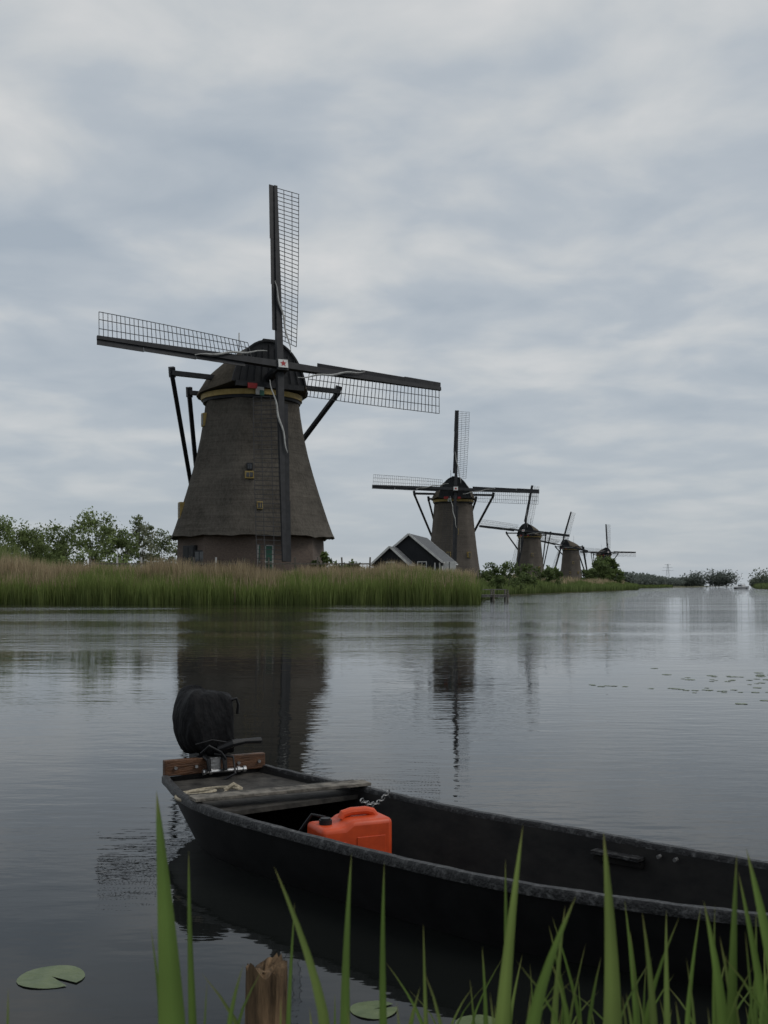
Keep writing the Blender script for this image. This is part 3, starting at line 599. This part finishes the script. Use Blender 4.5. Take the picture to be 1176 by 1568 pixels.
    for z,hx,hy,ox,oy in S:
        ring=[]
        for k in range(64):
            g=2*math.pi*k/64; cx=math.cos(g);cy=math.sin(g); cx=math.copysign(abs(cx)**.45,cx); cy=math.copysign(abs(cy)**.45,cy)
            q1=abs(math.sin(g*3.5+z*11+.7)); q2=abs(math.sin(g*6.5-z*19+1.9)); q3=math.sin(g*12+z*47)
            fold=0.085*(q1**.6-.6)+0.06*(q2**.6-.6)+0.012*q3
            wv=.97+fold*(1.25-(z-.34)/.5)
            p=Rm@V((hx*cx*wv+ox,hy*cy*wv+oy,0)); sl=.028*cx*(1 if z>.6 else 0)*((z-.6)/.07)
            ring.append(V((Cm.x,Cm.y,0))+p+V((0,0,z-sl*.5+(0.014*math.sin(g*3+1)+.010*math.sin(g*7) if z<.36 else 0.008*math.sin(g*5+z*20)+.008*math.sin(g*2)))))
        rings.append(ring)
    mo.rings(rings,'cover',cap0=True,cap1=True); mo.build('motor_cover',E,smooth=True,angle=180,subsurf=1)
    mo=MB(); c0=V((Cm.x,Cm.y,0))
    mo.tube([c0+Rm@V((.10,.12,.625)),c0+Rm@V((.135,.135,.635)),c0+Rm@V((.148,.13,.60)),c0+Rm@V((.146,.12,.55))],0.009,'rubber',6)
    mo.tube([c0+Rm@V((-.11,.165,.405)),c0+Rm@V((-.02,.178,.425)),c0+Rm@V((.09,.172,.40)),c0+Rm@V((.145,.12,.41))],0.005,'rubber',6)
    mo.box(c0+V((0,0,.30)),(0.12,0.16,0.14),'rubber',Rm); mo.box(c0+Rm@V((0,.10,.26)),(0.16,0.07,0.14),'rubber',Rm)
    mo.tube([c0+V((0,0,.3)),c0+V((0,0,-.25))],[0.055,0.035],'rubber',10)
    mo.box(c0+V((0,0,-.05)),(0.10,0.22,0.015),'rubber',Rm)
    for sx in(-.045,.045): mo.tube([c0+Rm@V((sx,.13,.33)),c0+Rm@V((sx,.19,.32)),c0+Rm@V((sx,.20,.26))],0.014,'rubber',7)
    mo.tube([c0+Rm@V((.02,.16,.37)),c0+Rm@V((.09,.19,.40)),c0+Rm@V((.17,.17,.405)),c0+Rm@V((.27,.15,.40))],[.02,.022,.015,.018],'rubber',8)
    mo.tube([c0+Rm@V((.0,.15,.345)),c0+Rm@V((.09,.20,.33)),c0+Rm@V((.08,.26,.25)),c0+Rm@V((.02,.25,.22))],.008,'rubber',6)
    mo.tube([c0+Rm@V((-.08,.17,.355)),c0+Rm@V((-.05,.21,.40)),c0+Rm@V((.02,.20,.36)),c0+Rm@V((.05,.2,.32))],.008,'rubber',6)
    mo.build('outboard_motor',E,smooth=True,bevel=0.006)
    mb=MB(); pts=[]
    ctl=[(-.78,5.42),(-.83,5.32),(-.93,5.20),(-1.00,5.27),(-.99,5.40),(-.90,5.46),(-.83,5.40),(-.87,5.30),(-.95,5.33),(-.97,5.42),(-.88,5.50),(-.76,5.46),(-.70,5.45)]
    zs=[.23,.228,.228,.23,.228,.228,.24,.245,.232,.228,.232,.245,.228]
    for p in cr([(x,y,z+.002) for (x,y),z in zip(ctl,zs)],5): pts.append(p)
    mb.tube(pts,0.008,'rope',8); mb.tube([(-.79,5.44,.235),(-.75,5.46,.262),(-.71,5.47,.235)],.012,'rope',8); mb.build('mooring_rope',E,smooth=True)
    mb=MB()
    p=F3[32]; q=F3[35]; 
    mb.beam(p+V((-.05,-.05,-.050)),q+V((-.045,-.045,-.050)),0.05,0.012,'rim'); mb.beam(p+V((-.04,-.04,-.075)),q+V((-.03,-.03,-.075)),0.04,0.02,'hullin')
    for k in(36,37): cc=F3[k]+V((-.03,-.03,-.028)); mb.tube([cc,cc+V((-.012,-.012,0))],0.008,'steel',8)
    mb.build('rowlock_plate',E)
    mb=MB(); c0=V((.02,5.26,.262)); c1=V((-.10,4.98,.275))
    for k in range(11):
        t=k/10; cc=c0.lerp(c1,t)+V((0,0,-.035*math.sin(math.pi*t))); u=(c1-c0).normalized(); v=V((-u.y,u.x,0)) if k%2 else V((0,0,1))
        mb.tube([cc+u*.019*math.cos(g)+v*.010*math.sin(g) for g in [2*math.pi*j/10 for j in range(11)]],.003,'galv',5)
    mb.build('chain',E,smooth=True)
    return E
boat()
# ------------------------------------------------------------------ fuel can (one moulded body with a stepped filler end)
def can():
    E=empty('fuel_can',(-.145,4.74,-.045)); E.rotation_euler=(0,0,math.radians(24))
    mb=MB(); P=[(-.168,.02),(.158,.02),(.158,.30),(-.03,.30),(-.065,.275),(-.168,.275)]
    vs=[(x,-.10,z) for x,z in P]+[(x,.10,z) for x,z in P]; n=len(P)
    mb.add(vs,[tuple(range(n))[::-1],tuple(range(n,2*n))]+[(i,(i+1)%n,n+(i+1)%n,n+i) for i in range(n)],'can')
    mb.build('tank_body',E,smooth=True,bevel=0.024,angle=60)
    mb=MB(); pts=[(-.045,0,.292),(-.035,0,.312),(0,0,.320),(.07,0,.320),(.10,0,.312),(.115,0,.292)]
    mb.tube(pts,.018,'can',10); mb.build('handle',E,smooth=True)
    mb=MB(); mb.tube([(-.115,0,.27),(-.115,0,.295)],.028,'rubber',16); mb.tube([(-.115,0,.295),(-.115,0,.302)],.022,'rubber',16)
    mb.tube([(-.10,.05,.27),(-.10,.05,.295),(-.14,.10,.30),(-.2,.14,.2),(-.26,.2,.08)],.007,'rubber',7); mb.build('cap_and_hose',E,smooth=True)
    mb=MB()
    mb.box((.055,-.1008,.15),(.13,.005,.16),'can'); mb.box((.1580,0,.16),(.005,.12,.17),'can'); mb.box((-.10,-.1008,.15),(.08,.005,.13),'can')
    mb.build('moulded_panels',E,bevel=0.0018)
can()
# ------------------------------------------------------------------ post, lily pads
def post():
    mb=MB(); rings=[]
    for z in [-.6,-.2,0,.08,.14,.2,.24,.26,.278]:
        ring=[]
        for k in range(36):
            g=2*math.pi*k/36; r=.050*(1+.07*math.sin(3*g+1)+.05*math.sin(7*g+z*4)+.04*math.sin(13*g)+random.uniform(-.02,.02))
            ring.append(V((-.305+math.cos(g)*r+0.02*(z-.2),2.8+math.sin(g)*r,z+(random.uniform(-.014,.012)+.012*math.sin(2*g) if z>.27 else 0))))
        rings.append(ring)
    top=[p.lerp(V((-.305,2.8,.26)),.5)+V((0,0,random.uniform(-.012,.008))) for p in rings[-1]]; rings.append(top)
    mb.rings(rings,'post',cap1=True); mb.build('wooden_post',None,smooth=True,angle=45)
post()
def pads(name,L_):
    mb=MB()
    for x,y,r,a in L_:
        n=22; vs=[V((x,y,.004))]
        for k in range(n+1):
            g=a+math.radians(9)+k/n*math.radians(342); rr=r*(1+.03*math.sin(3*g+x*9)); vs.append(V((x+math.cos(g)*rr,y+math.sin(g)*rr,.003+.001*math.sin(4*g+y))))
        mb.add(vs,[(0,k+1,k+2) for k in range(n)],'pad')
    return mb.build(name)
pads('lily_pad',[(-1.06,3.5,.105,5.6)]); pads('lily_pad',[(-.03,3.23,.07,.5)]); pads('lily_pad',[(.27,3.12,.07,4)]) 
lp=[]
for k in range(110):
    x=random.gauss(5.5,0.9); y=14.3+random.gauss(0,1.0)+ (x-5)*0.6
    lp.append((x,y,random.uniform(.03,.07),random.uniform(0,6)))
for k in range(22): x=random.uniform(2.6,4.6); lp.append((x,13.3-(x-3.5)*0.5+random.gauss(0,.1),random.uniform(.03,.05),random.uniform(0,6)))
pads('lily_pad_patch',lp)
# ------------------------------------------------------------------ foreground reeds
def fg():
    B=[(-.254,1.023,-.231,.036,1.2),(-.228,.938,-.226,.014,1.3),(-.121,.948,-.066,.020,1.2),(-.035,.943,-.043,.018,1.25),(.003,.930,0,.014,1.3),(.151,.994,.125,.026,1.2),(.226,.995,.238,.032,1.15),(.195,.940,.149,.030,1.1),(.156,.906,.156,.015,1.4),(.282,.891,.294,.019,1.2),(.342,.912,.369,.027,1.2),(.391,.955,.387,.021,1.2),(.385,.974,.419,.032,1.15),(.342,.861,.338,.016,1.3),(.123,.79,.127,.016,1.4),(.052,.823,.056,.013,1.4),(-.123,.819,-.128,.012,1.5),(-.149,.841,-.166,.020,1.2),(-.42,.805,-.415,.013,1.2),(-.27,.86,-.255,.012,1.25),(.40,.93,.43,.020,1.25),(.30,.86,.31,.015,1.35),(.215,.87,.205,.016,1.3)]
    for k in range(78):
        d_=random.uniform(1.1,1.75); u=random.random()**0.5; x=(-.24+.62*u)*d_ ; top=1.25-d_*random.uniform(.335,.40); ln=random.uniform(-.06,.06)
        B.append((x+ln,top,x,random.uniform(.009,.022),d_))
    for k in range(20):
        d_=random.uniform(1.1,1.6); x=random.uniform(.16,.37)*d_; top=1.25-d_*random.uniform(.28,.35); ln=random.uniform(-.05,.05)
        B.append((x+ln,top,x,random.uniform(.009,.02),d_))
    vs=[];cs=[];loops=[];st=[];tt=[]
    for (tx,tz,bx,W,y) in B:
        zb=1.25-.3994*y; n=26; o=len(vs); ang=random.uniform(-.5,.5); dy=random.uniform(-.06,.06); g0=.12; tw=random.uniform(-.9,.9)
        c0=G((.125,.195,.045)) if random.random()<.6 else G((.175,.235,.065)); c0=c0*random.uniform(.7,1.15)
        sl=(tx-bx)/max(tz-zb,.05)
        wob=random.uniform(0,6)
        for k in range(n+1):
            z=g0+(tz-g0)*k/n
            if tz-zb>.05 : x=bx+(tx-bx)*((z-zb)/(tz-zb))**1.3 if z>zb else bx+sl*.45*(z-zb)
            else: x=bx+(tx-bx)*((z-g0)/(tz-g0))**2
            x+=.003*math.sin(z*9+wob)
            ww=W/2*min(1,((tz-z)/.34+1e-5))**.75*(0.8+.2*min(1,(z-g0)/.3)); yy=y+dy*(z-.5)
            A_=ang+tw*(z-.6)
            dx=math.cos(A_)*ww; dyy=math.sin(A_)*ww
            vs+=[(x-dx,yy-dyy,z),(x,yy+ww*.40,z),(x+dx,yy+dyy,z)]
            tipc=max(0,1-(tz-z)/.035); yl=G((.30,.24,.10))
            m_=(c0*(1-.6*tipc)+yl*.6*tipc)*(1+.08*math.sin(z*40+wob))
            cs+=[m_*.92,m_*1.28,m_*.82]
        for k in range(n):
            a=o+k*3
            for q in((a,a+1,a+4,a+3),(a+1,a+2,a+5,a+4)): st.append(len(loops)); loops+=q; tt.append(4)
    fast_mesh('foreground_reeds',G(vs),G(loops),G(st),G(tt),G(cs),M['fgreed'])
fg()
